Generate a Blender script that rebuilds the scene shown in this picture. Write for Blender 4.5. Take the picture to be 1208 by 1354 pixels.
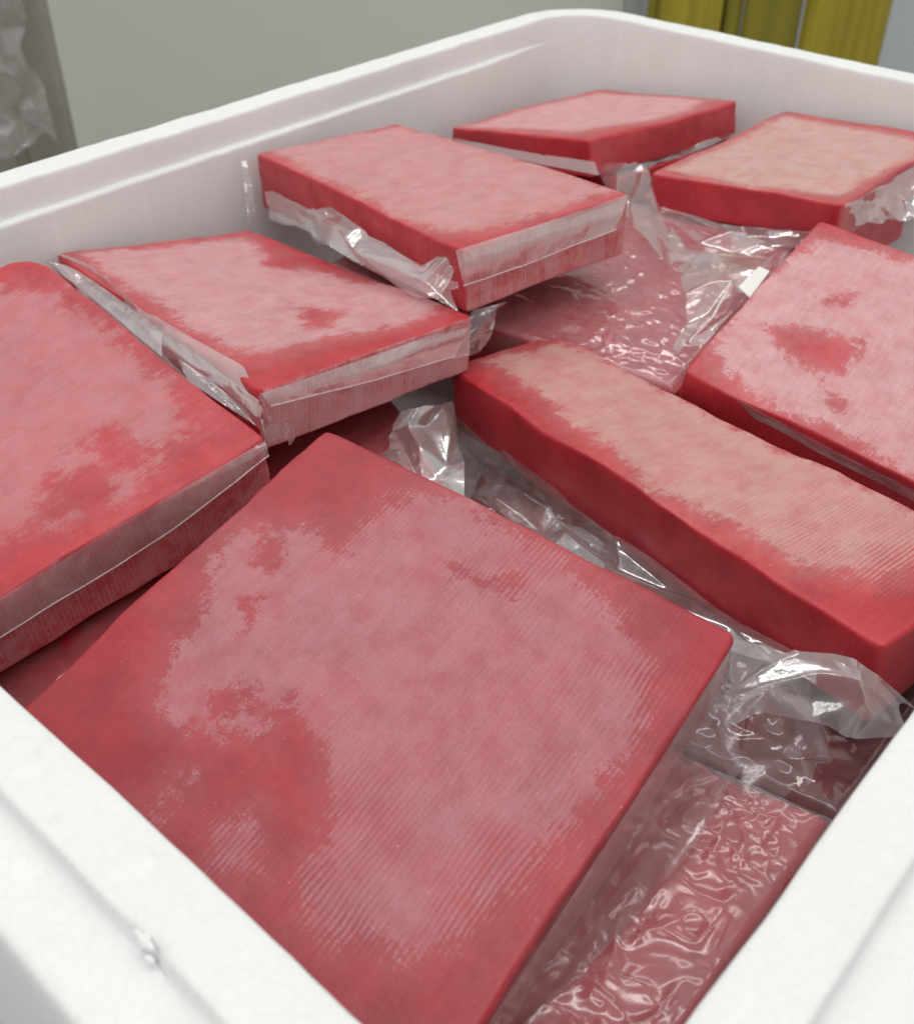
import bpy, math, random
import numpy as np
from mathutils import Matrix, Vector

for o in list(bpy.data.objects):
    bpy.data.objects.remove(o, do_unlink=True)
scene = bpy.context.scene
COL = scene.collection

# ---------------------------------------------------------------- measured layout (metres, z = 0 at the box rim)
CAM = {"C": [-0.05873, -0.0304, 0.185], "M": [[0.662982, -0.460083, 0.590575], [-0.748613, -0.413479, 0.518279], [0.005739, -0.785722, -0.618553]], "f": 1434.3169301740807}
BLOCKS = {"A": {"c": [[0.0125, 0.0397, -0.0548], [0.15931, 0.05432, -0.03075], [0.142, 0.20557, -0.01965], [0.009, 0.18968, -0.04153]], "h": 0.03, "frost": [[[0.57, 0.962], [0.659, 0.951], [0.673, 0.898], [0.733, 0.819], [0.704, 0.737], [0.872, 0.76], [0.949, 0.693], [0.997, 0.608], [0.979, 0.522], [0.966, 0.362], [0.933, 0.275], [0.876, 0.153], [0.829, 0.088], [0.733, 0.06], [0.592, 0.056], [0.487, 0.06], [0.353, 0.071], [0.226, 0.102], [0.148, 0.148], [0.137, 0.234], [0.093, 0.327], [0.182, 0.372], [0.249, 0.393], [0.322, 0.481], [0.329, 0.57], [0.262, 0.606], [0.213, 0.716], [0.226, 0.801], [0.308, 0.861], [0.431, 0.881]], [[0.106, 0.66], [0.162, 0.647], [0.108, 0.623], [0.036, 0.647]], [[0.077, 0.544], [0.152, 0.504], [0.094, 0.442], [0.049, 0.498]]], "bare": [[[0.376, 0.6], [0.353, 0.515], [0.267, 0.414], [0.201, 0.379], [0.156, 0.436], [0.173, 0.533], [0.27, 0.584]], [[0.497, 0.834], [0.514, 0.791], [0.452, 0.758], [0.457, 0.803]], [[0.312, 0.734], [0.359, 0.682], [0.325, 0.646], [0.266, 0.687]], [[0.656, 0.901], [0.671, 0.858], [0.597, 0.81], [0.583, 0.87]], [[0.828, 0.536], [0.867, 0.399], [0.834, 0.396], [0.808, 0.523]]]},
 "B": {"c": [[0.009, 0.24289, -0.04787], [0.1348, 0.22925, -0.03212], [0.15426, 0.41116, -0.02282], [0.02766, 0.38235, -0.03793]], "h": 0.031, "frost": [[[0.81, 0.93], [0.933, 0.839], [0.961, 0.616], [0.965, 0.299], [0.914, 0.13], [0.8, 0.118], [0.63, 0.059], [0.457, 0.073], [0.358, 0.124], [0.276, 0.132], [0.211, 0.25], [0.24, 0.713], [0.582, 0.875]]], "bare": [[[0.616, 0.264], [0.71, 0.255], [0.738, 0.133], [0.631, 0.153]], [[0.466, 0.223], [0.631, 0.185], [0.571, 0.074], [0.427, 0.128]]]},
 "C": {"c": [[0.14785, 0.24638, -0.02585], [0.2566, 0.23762, -0.03527], [0.26414, 0.39486, -0.04389], [0.17137, 0.42094, -0.03445]], "h": 0.0255, "frost": [[[0.103, 0.968], [0.891, 0.936], [0.834, 0.619], [0.965, 0.355], [1.018, 0.117], [0.824, 0.065], [0.397, 0.137], [0.124, 0.164], [0.086, 0.39], [0.075, 0.719]]], "bare": [[[0.845, 0.769], [0.934, 0.689], [0.804, 0.55], [0.711, 0.652]], [[0.529, 0.347], [0.638, 0.249], [0.517, 0.194], [0.446, 0.241]]]},
 "D": {"c": [[0.25831, 0.24565, -0.00709], [0.35445, 0.22855, -0.00686], [0.37489, 0.39672, -0.01771], [0.28988, 0.41683, -0.01793]], "h": 0.0285, "frost": [[[0.141, 1.013], [0.976, 0.962], [1.012, 0.39], [0.987, 0.047], [0.57, 0.035], [0.208, 0.062], [0.028, 0.177], [0.032, 0.559], [0.043, 0.849]]], "bare": []},
 "E": {"c": [[0.42084, 0.29799, -0.01739], [0.55865, 0.28634, -0.02598], [0.56891, 0.39655, -0.04426], [0.42791, 0.40436, -0.03568]], "h": 0.02, "frost": [[[0.037, 0.958], [0.924, 0.921], [0.957, 0.165], [0.659, 0.071], [0.247, 0.163], [0.093, 0.199], [0.066, 0.536]]], "bare": []},
 "F": {"c": [[0.44171, 0.16334, -0.02034], [0.5672, 0.15812, -0.01977], [0.56902, 0.26141, -0.02953], [0.42643, 0.26255, -0.02706]], "h": 0.0205, "frost": [[[0.055, 0.955], [0.927, 0.944], [0.897, 0.163], [0.918, 0.006], [0.089, 0.065], [0.008, 0.429]]], "bare": []},
 "G": {"c": [[0.30515, 0.02858, -0.06258], [0.44258, 0.04193, -0.04344], [0.41876, 0.16324, -0.02083], [0.28976, 0.15364, -0.04201]], "h": 0.026, "frost": [[[0.191, 1.004], [0.524, 1.011], [0.884, 0.956], [0.966, 0.621], [0.945, 0.089], [0.048, 0.058], [0.027, 0.239], [0.037, 0.53], [0.041, 0.762], [0.064, 0.88]]], "bare": [[[0.353, 0.896], [0.483, 0.59], [0.283, 0.593], [0.228, 0.751]], [[0.22, 0.62], [0.206, 0.583], [0.171, 0.521], [0.122, 0.532]], [[0.567, 0.792], [0.678, 0.704], [0.588, 0.732]]]},
 "H": {"c": [[0.1945, 0.02409, -0.04379], [0.25899, 0.01282, -0.04172], [0.3031, 0.22814, -0.05911], [0.25131, 0.24681, -0.06118]], "h": 0.031, "frost": [[[0.294, 0.869], [0.256, 0.977], [0.956, 0.958], [1.014, 0.746], [0.988, 0.461], [0.973, 0.146], [0.977, 0.08], [0.598, 0.082], [0.4, 0.106], [0.2, 0.181], [0.168, 0.319], [0.089, 0.427], [0.076, 0.493], [0.197, 0.624]]], "bare": []}}
LOWER = {"I": {"c": [[0.012, 0.0125, -0.084], [0.154, 0.0135, -0.0735], [0.128, 0.135, -0.072], [0.012, 0.135, -0.083]], "h": 0.022, "frost": [], "bare": []},
 "K": {"c": [[0.166, 0.0135, -0.088], [0.262, 0.0135, -0.088], [0.25, 0.225, -0.099], [0.15, 0.168, -0.097]], "h": 0.02, "frost": [], "bare": []},
 "L": {"c": [[0.112, 0.172, -0.077], [0.19, 0.176, -0.079], [0.243, 0.288, -0.075], [0.118, 0.29, -0.073]], "h": 0.03, "frost": [], "bare": []},
 "M": {"c": [[0.014, 0.17, -0.088], [0.103, 0.17, -0.082], [0.105, 0.4, -0.066], [0.016, 0.4, -0.078]], "h": 0.026, "frost": [], "bare": []},
 "P": {"c": [[0.15, 0.292, -0.0615], [0.258, 0.287, -0.066], [0.272, 0.405, -0.0745], [0.156, 0.408, -0.066]], "h": 0.03, "frost": [], "bare": []},
 "J": {"c": [[0.307, 0.165, -0.066], [0.43, 0.178, -0.046], [0.43, 0.345, -0.0485], [0.266, 0.345, -0.05]], "h": 0.034, "frost": [], "bare": []},
 "Q": {"c": [[0.44, 0.29, -0.0405], [0.562, 0.285, -0.0485], [0.562, 0.41, -0.0665], [0.44, 0.412, -0.058]], "h": 0.034, "frost": [], "bare": []},
 "R": {"c": [[0.452, 0.172, -0.0345], [0.56, 0.172, -0.0425], [0.562, 0.272, -0.052], [0.436, 0.272, -0.0435]], "h": 0.036, "frost": [], "bare": []},
 "S": {"c": [[0.32, 0.02, -0.094], [0.45, 0.02, -0.078], [0.44, 0.155, -0.056], [0.315, 0.15, -0.074]], "h": 0.024, "frost": [], "bare": []}}
FILMS = {"a_side": {"b": "A", "rails": [[[0.15206, 0.05219, -0.0266], [0.11504, 0.04866, -0.03474], [0.08321, 0.04557, -0.041], [0.03104, 0.04032, -0.04887]], [[0.15844, 0.05276, -0.05], [0.12065, 0.04652, -0.057], [0.09114, 0.04519, -0.063], [0.04266, 0.04404, -0.071]], [[0.15224, 0.04517, -0.062], [0.11689, 0.04138, -0.067], [0.08474, 0.04192, -0.071], [0.05101, 0.04354, -0.077]], [[0.14598, 0.04006, -0.066], [0.11332, 0.03698, -0.07], [0.08418, 0.03898, -0.0745], [0.05391, 0.04083, -0.0815]]], "amp": 0.0005, "haze": 0.1, "seam": 0, "net": None},
 "a_corner": {"b": "A", "rails": [[[0.15978, 0.0565, -0.034], [0.17236, 0.05173, -0.042], [0.18204, 0.04324, -0.048], [0.18923, 0.03509, -0.046], [0.19251, 0.02606, -0.05], [0.19082, 0.00885, -0.055]], [[0.15726, 0.05408, -0.05], [0.16466, 0.04749, -0.048], [0.1724, 0.03801, -0.049], [0.17867, 0.03016, -0.05], [0.18382, 0.02102, -0.054], [0.19137, 0.01046, -0.06]], [[0.15133, 0.05004, -0.06], [0.15806, 0.04078, -0.057], [0.16284, 0.03246, -0.057], [0.16808, 0.02493, -0.06], [0.17768, 0.01797, -0.064], [0.18827, 0.01115, -0.068]]], "amp": 0.0008, "haze": 0.27, "seam": 0, "net": [5, 3, 0.0042]},
 "a_tail": {"b": "A", "rails": [[[0.15472, 0.05403, -0.056], [0.1639, 0.04666, -0.05], [0.16881, 0.03544, -0.05], [0.16537, 0.02453, -0.054]], [[0.15013, 0.04866, -0.068], [0.15415, 0.03883, -0.062], [0.16042, 0.02933, -0.06], [0.16619, 0.02328, -0.062]], [[0.14429, 0.04159, -0.074], [0.14539, 0.03155, -0.074], [0.15181, 0.02245, -0.073], [0.16816, 0.02456, -0.071]]], "amp": 0.0008, "haze": 0.08, "seam": 0, "net": [4, 3, 0.003]},
 "b_side": {"b": "B", "rails": [[[0.13339, 0.22837, -0.03183], [0.07917, 0.23424, -0.03849], [0.03381, 0.23921, -0.04513], [0.01669, 0.24107, -0.04725]], [[0.13262, 0.22653, -0.03349], [0.08245, 0.23224, -0.04454], [0.03137, 0.23778, -0.05089], [0.01543, 0.2395, -0.05268]], [[0.13226, 0.22571, -0.03617], [0.08376, 0.23143, -0.05015], [0.02925, 0.23738, -0.05763], [0.01444, 0.23896, -0.05913]]], "amp": 0.0005, "haze": 0.26, "seam": 1, "net": None},
 "b_back": {"b": "B", "rails": [[[0.14905, 0.40211, -0.024], [0.15926, 0.38926, -0.026], [0.15768, 0.35317, -0.027], [0.15176, 0.31104, -0.027]], [[0.15544, 0.40201, -0.028], [0.1541, 0.37909, -0.028], [0.14967, 0.3425, -0.03], [0.14397, 0.30155, -0.031]]], "amp": 0.0009, "haze": 0.3, "seam": 0, "net": None},
 "c_flap": {"b": "C", "rails": [[[0.16832, 0.4193, -0.032], [0.1702, 0.38973, -0.03], [0.1617, 0.3508, -0.027], [0.15543, 0.31547, -0.025], [0.15399, 0.29149, -0.024], [0.15833, 0.27834, -0.0235], [0.14763, 0.24409, -0.026]], [[0.16724, 0.40243, -0.036], [0.16447, 0.37131, -0.035], [0.15621, 0.3368, -0.033], [0.1486, 0.30265, -0.03], [0.14871, 0.28512, -0.03], [0.15258, 0.26579, -0.03], [0.14881, 0.24392, -0.035]], [[0.16332, 0.38293, -0.04], [0.15973, 0.35511, -0.041], [0.15566, 0.3281, -0.042], [0.15015, 0.29549, -0.042], [0.14862, 0.27458, -0.042], [0.1475, 0.25518, -0.042], [0.14779, 0.24398, -0.046]]], "amp": 0.002, "haze": 0.26, "seam": 0, "net": [7, 2, 0.003]},
 "c_band": {"b": "C", "rails": [[[0.1469, 0.24526, -0.02551], [0.19474, 0.24137, -0.03046], [0.2543, 0.23657, -0.03559]], [[0.14715, 0.24334, -0.0274], [0.1927, 0.23954, -0.03395], [0.24773, 0.23501, -0.04062]], [[0.14837, 0.24229, -0.03046], [0.19147, 0.2386, -0.03851], [0.2413, 0.23439, -0.04675]]], "amp": 0.0004, "haze": 0.2, "seam": 1, "net": None},
 "c_curl": {"b": "C", "rails": [[[0.14083, 0.24214, -0.045], [0.14112, 0.23974, -0.036], [0.14557, 0.23694, -0.033], [0.14887, 0.23257, -0.034], [0.14899, 0.23102, -0.04]], [[0.1416, 0.23967, -0.048], [0.14279, 0.23858, -0.043], [0.14545, 0.23714, -0.041], [0.14859, 0.23584, -0.042], [0.14878, 0.23478, -0.045]]], "amp": 0.0006, "haze": 0.3, "seam": 0, "net": None},
 "d_flap": {"b": "D", "rails": [[[0.28803, 0.41185, -0.034], [0.29103, 0.38603, -0.032], [0.27639, 0.34582, -0.022], [0.26554, 0.30282, -0.021], [0.2572, 0.26697, -0.02], [0.26442, 0.25342, -0.012]], [[0.28867, 0.41022, -0.042], [0.28663, 0.38041, -0.04], [0.2555, 0.31987, -0.025], [0.25553, 0.29085, -0.027], [0.2518, 0.26207, -0.026], [0.25831, 0.25052, -0.02]], [[0.28636, 0.40497, -0.049], [0.28452, 0.3779, -0.048], [0.2597, 0.33173, -0.033], [0.25842, 0.29652, -0.035], [0.25197, 0.2646, -0.033], [0.25221, 0.24934, -0.03]]], "amp": 0.0022, "haze": 0.28, "seam": 0, "net": [6, 2, 0.003]},
 "d_band": {"b": "D", "rails": [[[0.25337, 0.24537, -0.00611], [0.27655, 0.24121, -0.00656], [0.2997, 0.23706, -0.00704], [0.35209, 0.22775, -0.00689]], [[0.25289, 0.24323, -0.0123], [0.27663, 0.23893, -0.0134], [0.29781, 0.23515, -0.01349], [0.34751, 0.22634, -0.01301]], [[0.25404, 0.24164, -0.02107], [0.27564, 0.23778, -0.02137], [0.29569, 0.23422, -0.02129], [0.34222, 0.22602, -0.01996]]], "amp": 0.0005, "haze": 0.22, "seam": 1, "net": None},
 "d_tail": {"b": "D", "rails": [[[0.25918, 0.24083, -0.034], [0.26755, 0.23774, -0.034], [0.27758, 0.23582, -0.035]], [[0.24727, 0.2363, -0.042], [0.25842, 0.23572, -0.042], [0.27009, 0.23621, -0.041]], [[0.24128, 0.23521, -0.05], [0.25081, 0.23414, -0.05], [0.2633, 0.23493, -0.05]]], "amp": 0.0008, "haze": 0.1, "seam": 0, "net": [3, 3, 0.002]},
 "d_wall": {"b": "D", "rails": [[[0.28045, 0.41735, -0.02], [0.27437, 0.4088, -0.03], [0.26803, 0.40042, -0.046]], [[0.28295, 0.41536, -0.019], [0.27724, 0.40565, -0.03], [0.27445, 0.40127, -0.045]]], "amp": 0.0012, "haze": 0.12, "seam": 0, "net": None},
 "e_side": {"b": "E", "rails": [[[0.43764, 0.30825, -0.026], [0.50352, 0.30192, -0.031], [0.57593, 0.29588, -0.034]], [[0.43932, 0.30338, -0.035], [0.49881, 0.29522, -0.038], [0.56663, 0.28884, -0.04]], [[0.43329, 0.29444, -0.04], [0.49148, 0.28717, -0.043], [0.55927, 0.28206, -0.045]]], "amp": 0.0017, "haze": 0.14, "seam": 0, "net": [8, 2, 0.0022]},
 "f_tail": {"b": "F", "rails": [[[0.43552, 0.30404, -0.032], [0.44278, 0.28465, -0.03], [0.42956, 0.2617, -0.03], [0.41418, 0.24459, -0.04], [0.41967, 0.22108, -0.0415], [0.43916, 0.18691, -0.041]], [[0.42405, 0.29082, -0.036], [0.41476, 0.26979, -0.034], [0.39793, 0.24408, -0.036], [0.39499, 0.22603, -0.039], [0.40549, 0.20619, -0.0405], [0.4311, 0.18033, -0.042]], [[0.41108, 0.27643, -0.038], [0.39503, 0.25429, -0.038], [0.37931, 0.23334, -0.04], [0.3738, 0.20776, -0.042], [0.39261, 0.1939, -0.043], [0.41963, 0.17996, -0.044]]], "amp": 0.001, "haze": 0.17, "seam": 0, "net": [9, 3, 0.004]},
 "f_side": {"b": "F", "rails": [[[0.44101, 0.16282, -0.021], [0.47538, 0.16049, -0.021], [0.52145, 0.15834, -0.022]], [[0.45276, 0.16276, -0.03], [0.47901, 0.15781, -0.03], [0.51951, 0.15529, -0.03]], [[0.45594, 0.1596, -0.036], [0.48241, 0.15121, -0.038], [0.49909, 0.13984, -0.04]]], "amp": 0.0016, "haze": 0.25, "seam": 0, "net": [6, 3, 0.0025]},
 "g_tail": {"b": "G", "rails": [[[0.36783, 0.20647, -0.0395], [0.39026, 0.19765, -0.0375], [0.401, 0.1833, -0.0375], [0.43328, 0.17689, -0.0385]], [[0.34561, 0.18945, -0.04], [0.35876, 0.17906, -0.0365], [0.37324, 0.17143, -0.0385], [0.40717, 0.16995, -0.0405]], [[0.3361, 0.17929, -0.0415], [0.34196, 0.1706, -0.0385], [0.35606, 0.16511, -0.0405], [0.38255, 0.16704, -0.0435]], [[0.3157, 0.17563, -0.0495], [0.31521, 0.16795, -0.0475], [0.31799, 0.16099, -0.0475], [0.33609, 0.16343, -0.0485]]], "amp": 0.001, "haze": 0.14, "seam": 0, "net": [6, 4, 0.004]},
 "g_front": {"b": "G", "rails": [[[0.29007, 0.15401, -0.0425], [0.29229, 0.12028, -0.048], [0.29403, 0.08768, -0.053], [0.29812, 0.05328, -0.059]], [[0.29226, 0.15834, -0.047], [0.29421, 0.12308, -0.053], [0.29509, 0.08955, -0.058], [0.29668, 0.05156, -0.063]]], "amp": 0.0009, "haze": 0.16, "seam": 0, "net": None},
 "d_skirt": {"b": "D", "rails": [[[0.28764, 0.41121, -0.0329], [0.27513, 0.34337, -0.027], [0.266, 0.29389, -0.025], [0.25756, 0.24813, -0.02104]], [[0.28363, 0.40488, -0.03777], [0.27044, 0.33886, -0.03183], [0.26259, 0.2908, -0.03019], [0.25406, 0.24456, -0.02694]], [[0.27807, 0.39672, -0.04237], [0.2642, 0.3326, -0.03555], [0.25767, 0.28617, -0.03357], [0.25154, 0.24186, -0.0321]]], "amp": 0.0008, "haze": 0.16, "seam": 0, "net": [6, 2, 0.002]},
 "e_front": {"b": "E", "rails": [[[0.42627, 0.39981, -0.0404], [0.42242, 0.34484, -0.03422], [0.41889, 0.29262, -0.0263]], [[0.42268, 0.3942, -0.04267], [0.41896, 0.34186, -0.03775], [0.41511, 0.28643, -0.03107]]], "amp": 0.0006, "haze": 0.08, "seam": 0, "net": None},
 "f_front": {"b": "F", "rails": [[[0.42574, 0.25701, -0.04208], [0.4312, 0.22111, -0.04273], [0.43779, 0.17867, -0.03733], [0.44047, 0.16177, -0.03244]], [[0.42336, 0.25344, -0.0462], [0.42769, 0.21834, -0.04656], [0.43425, 0.17636, -0.03946], [0.43797, 0.15938, -0.03403]], [[0.4181, 0.24763, -0.04957], [0.42122, 0.21393, -0.0497], [0.42771, 0.17263, -0.04091], [0.43433, 0.15656, -0.0351]]], "amp": 0.0008, "haze": 0.18, "seam": 0, "net": [6, 2, 0.002]},
 "c_skirt": {"b": "C", "rails": [[[0.16963, 0.41658, -0.03573], [0.16127, 0.35485, -0.03319], [0.15351, 0.29702, -0.02993], [0.14647, 0.2457, -0.02873]], [[0.16444, 0.40085, -0.03523], [0.15606, 0.34801, -0.03519], [0.14834, 0.29096, -0.03282], [0.14354, 0.24209, -0.03297]], [[0.15474, 0.37316, -0.0327], [0.14758, 0.33032, -0.0345], [0.14203, 0.28309, -0.0343], [0.13945, 0.23704, -0.03658]]], "amp": 0.0008, "haze": 0.18, "seam": 0, "net": [6, 2, 0.002]},
 "h_end": {"b": "H", "rails": [[[0.20871, 0.23939, -0.062], [0.21573, 0.2356, -0.06], [0.22707, 0.23321, -0.064], [0.24501, 0.2384, -0.072]], [[0.20224, 0.23728, -0.068], [0.20824, 0.22869, -0.066], [0.21949, 0.22505, -0.07], [0.22953, 0.22203, -0.076]], [[0.19394, 0.23248, -0.074], [0.19192, 0.21342, -0.072], [0.19341, 0.20049, -0.072], [0.19486, 0.18789, -0.072]]], "amp": 0.001, "haze": 0.34, "seam": 0, "net": [4, 3, 0.004]},
 "h_side": {"b": "H", "rails": [[[0.25001, 0.2428, -0.08224], [0.24286, 0.2145, -0.08208], [0.23622, 0.18837, -0.08077], [0.22774, 0.15507, -0.07844], [0.2201, 0.12519, -0.07565], [0.21366, 0.09974, -0.07509], [0.20644, 0.07122, -0.07461], [0.19826, 0.04022, -0.06435]], [[0.24515, 0.24209, -0.09597], [0.23872, 0.21278, -0.09399], [0.22801, 0.18336, -0.08861], [0.22336, 0.15289, -0.08693], [0.21065, 0.12025, -0.07717], [0.20798, 0.09731, -0.07779], [0.19965, 0.06905, -0.07319], [0.19473, 0.03857, -0.06384]], [[0.22477, 0.22559, -0.10423], [0.2198, 0.19877, -0.09666], [0.21049, 0.17132, -0.08761], [0.2074, 0.14303, -0.08525], [0.19492, 0.11161, -0.07327], [0.19328, 0.08898, -0.0716], [0.18847, 0.06236, -0.06728], [0.18611, 0.0377, -0.05976]]], "amp": 0.0012, "haze": 0.27, "seam": 0, "net": [10, 3, 0.0046]}}
STICKER = [[0.35849, 0.1689, -0.036], [0.38327, 0.17248, -0.036], [0.38231, 0.16649, -0.036], [0.35279, 0.15994, -0.036]]
BACK = {"hf": [0.75161, 0.6596], "yellow": [[[1.57111, 0.99294, -0.24957], [1.65123, 0.90164, -0.24875]], [[1.65528, 0.89703, -0.24871], [1.73616, 0.80486, -0.24788]], [[1.73939, 0.80118, -0.24784], [1.83154, 0.69618, -0.2469]]], "cab": [[0.7868, 2.03826, -0.28138], [1.62962, 1.07787, -0.27272]], "rack": [[0.46973, 1.26251, -0.10649], [0.59609, 1.11853, -0.10519]], "rackb": [0.58016, 1.13667, -0.27767], "pole": [[0.5329, 1.11472, -0.09396], [0.52569, 1.12294, -0.16921]]}

# ---------------------------------------------------------------- camera
cam_data = bpy.data.cameras.new('camera')
cam = bpy.data.objects.new('camera', cam_data)
COL.objects.link(cam)
scene.camera = cam
Mw = np.array(CAM['M'])
rt, dn, fw = Mw[:, 0], Mw[:, 1], Mw[:, 2]
cam.matrix_world = Matrix(((rt[0], -dn[0], -fw[0], CAM['C'][0]),
                           (rt[1], -dn[1], -fw[1], CAM['C'][1]),
                           (rt[2], -dn[2], -fw[2], CAM['C'][2]), (0, 0, 0, 1)))
cam_data.sensor_fit = 'VERTICAL'
cam_data.sensor_height = 36.0
cam_data.lens = CAM['f'] / 1354.0 * 36.0
cam_data.clip_start = 0.01
cam_data.clip_end = 100
cam_data.dof.use_dof = True
cam_data.dof.focus_distance = 0.35
cam_data.dof.aperture_fstop = 20.0

# ---------------------------------------------------------------- world and ceiling lamps
world = bpy.data.worlds.new('World')
scene.world = world
world.use_nodes = True
bgn = world.node_tree.nodes['Background']
bgn.inputs[0].default_value = (1.0, 0.985, 0.975, 1)
bgn.inputs[1].default_value = 0.66
scene.view_settings.view_transform = 'Standard'
scene.view_settings.look = 'None'
scene.view_settings.gamma = 1.0
scene.view_settings.exposure = 0.0
scene.cycles.max_bounces = 7
scene.cycles.diffuse_bounces = 3
scene.cycles.glossy_bounces = 3
scene.cycles.transparent_max_bounces = 12
scene.cycles.use_adaptive_sampling = True
scene.cycles.adaptive_threshold = 0.015
scene.cycles.use_denoising = True


def ceiling_lamp(x, y, z, rz, sx, sy, power, colour=(1.0, 0.985, 0.95)):
    d = bpy.data.lights.new('ceiling_lamp', 'AREA')
    d.shape = 'RECTANGLE'
    d.size, d.size_y = sx, sy
    d.energy = power
    d.color = colour
    o = bpy.data.objects.new('ceiling_lamp', d)
    COL.objects.link(o)
    o.location = (x, y, z)
    o.rotation_euler = (0, 0, rz)
    return o


for lx_, ly_ in ((1.35, 0.55), (0.65, 1.35), (0.45, -0.25), (-0.25, 0.45), (-0.55, -1.05), (-1.15, -0.35)):
    ceiling_lamp(lx_, ly_, 1.65, math.radians(-40), 1.2, 0.16, 4.7)

# ---------------------------------------------------------------- helpers


def lin(r, g, b):
    f = lambda v: (v / 255) / 12.92 if v <= 10 else (((v / 255) + 0.055) / 1.055) ** 2.4
    return (f(r), f(g), f(b), 1.0)


def hash3(ix, iy, iz, seed):
    h = (ix * 374761393 + iy * 668265263 + iz * 2147483647 + seed * 974711) & 0xffffffff
    h = ((h ^ (h >> 13)) * 1274126177) & 0xffffffff
    h = ((h ^ (h >> 16)) * 2246822519) & 0xffffffff
    return ((h ^ (h >> 15)) & 0xffffff) / float(0xffffff)


def vnoise(p, seed=0):
    """smooth value noise, -1..1"""
    p = np.asarray(p, float)
    i = np.floor(p).astype(np.int64)
    f = p - i
    f = f * f * f * (f * (f * 6 - 15) + 10)
    out = 0
    for dx in (0, 1):
        for dy in (0, 1):
            for dz in (0, 1):
                w = (f[:, 0] if dx else 1 - f[:, 0]) * (f[:, 1] if dy else 1 - f[:, 1]) * (f[:, 2] if dz else 1 - f[:, 2])
                out = out + w * hash3(i[:, 0] + dx, i[:, 1] + dy, i[:, 2] + dz, seed)
    return out * 2 - 1


def fbm(p, seed=0, octs=3):
    p = np.asarray(p, float)
    s, a = 0, 1
    for k in range(octs):
        s = s + a * vnoise(p * 2 ** k, seed + k * 17)
        a *= .5
    return s


def link(name, me, mat, parent=None):
    o = bpy.data.objects.new(name, me)
    COL.objects.link(o)
    if mat:
        me.materials.append(mat)
    if parent:
        o.parent = parent
        o.matrix_parent_inverse = Matrix.Translation(-parent.location)
    return o


def mesh(name, verts, faces, smooth=True):
    me = bpy.data.meshes.new(name)
    me.from_pydata([tuple(map(float, v)) for v in verts], [], faces)
    if smooth:
        me.polygons.foreach_set('use_smooth', [True] * len(me.polygons))
    me.update()
    return me


def thing(name, label, cat, loc, group=None):
    o = bpy.data.objects.new(name, None)
    o.empty_display_size = .02
    COL.objects.link(o)
    o.location = loc
    o['label'] = label
    o['category'] = cat
    if group:
        o['group'] = group
    return o


def tag(o, label, cat, group=None):
    o['label'] = label
    o['category'] = cat
    if group:
        o['group'] = group
    return o


def box_mesh(name, lo, hi, bevel=0.0):
    import bmesh
    bm = bmesh.new()
    bmesh.ops.create_cube(bm, size=1)
    for v in bm.verts:
        v.co = Vector([lo[i] + (v.co[i] + .5) * (hi[i] - lo[i]) for i in range(3)])
    if bevel:
        bmesh.ops.bevel(bm, geom=list(bm.edges), offset=bevel, segments=2, affect='EDGES', profile=.5)
    me = bpy.data.meshes.new(name)
    bm.to_mesh(me)
    bm.free()
    return me

# ---------------------------------------------------------------- node helpers


class NT:
    def __init__(self, name):
        self.m = bpy.data.materials.new(name)
        self.m.use_nodes = True
        self.t = self.m.node_tree
        self.t.nodes.clear()
        self.out = self.t.nodes.new('ShaderNodeOutputMaterial')

    def n(self, typ, **kw):
        nd = self.t.nodes.new(typ)
        for k, v in kw.items():
            if k.startswith('i_'):
                key = k[2:]
                key = int(key) if key.isdigit() else key.replace('_', ' ')
                self.put(nd.inputs[key], v)
            else:
                setattr(nd, k, v)
        return nd

    def put(self, sock, v):
        if isinstance(v, bpy.types.NodeSocket):
            self.t.links.new(v, sock)
        else:
            sock.default_value = v

    def math(self, op, a, b=None, c=None, clamp=False):
        nd = self.t.nodes.new('ShaderNodeMath')
        nd.operation = op
        nd.use_clamp = clamp
        self.put(nd.inputs[0], a)
        if b is not None:
            self.put(nd.inputs[1], b)
        if c is not None:
            self.put(nd.inputs[2], c)
        return nd.outputs[0]

    def smooth(self, v, lo, hi, a=0.0, b=1.0):
        nd = self.t.nodes.new('ShaderNodeMapRange')
        nd.interpolation_type = 'SMOOTHSTEP'
        self.put(nd.inputs['Value'], v)
        self.put(nd.inputs['From Min'], lo)
        self.put(nd.inputs['From Max'], hi)
        self.put(nd.inputs['To Min'], a)
        self.put(nd.inputs['To Max'], b)
        return nd.outputs['Result']

    def mix(self, f, a, b):
        nd = self.t.nodes.new('ShaderNodeMix')
        nd.data_type = 'RGBA'
        self.put(nd.inputs[0], f)
        self.put(nd.inputs[6], a)
        self.put(nd.inputs[7], b)
        return nd.outputs[2]

    def noise(self, vec, scale, detail=4.0, rough=.55, off=None, mul=None, dist=0.0):
        if off is not None or mul is not None:
            mp = self.t.nodes.new('ShaderNodeMapping')
            self.put(mp.inputs['Vector'], vec)
            if off is not None:
                mp.inputs['Location'].default_value = off
            if mul is not None:
                mp.inputs['Scale'].default_value = mul
            vec = mp.outputs[0]
        nd = self.t.nodes.new('ShaderNodeTexNoise')
        self.put(nd.inputs['Vector'], vec)
        nd.inputs['Scale'].default_value = scale
        nd.inputs['Detail'].default_value = detail
        nd.inputs['Roughness'].default_value = rough
        nd.inputs['Distortion'].default_value = dist
        return nd.outputs[0]

    def done(self, sh):
        self.t.links.new(sh, self.out.inputs[0])
        return self.m


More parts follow.
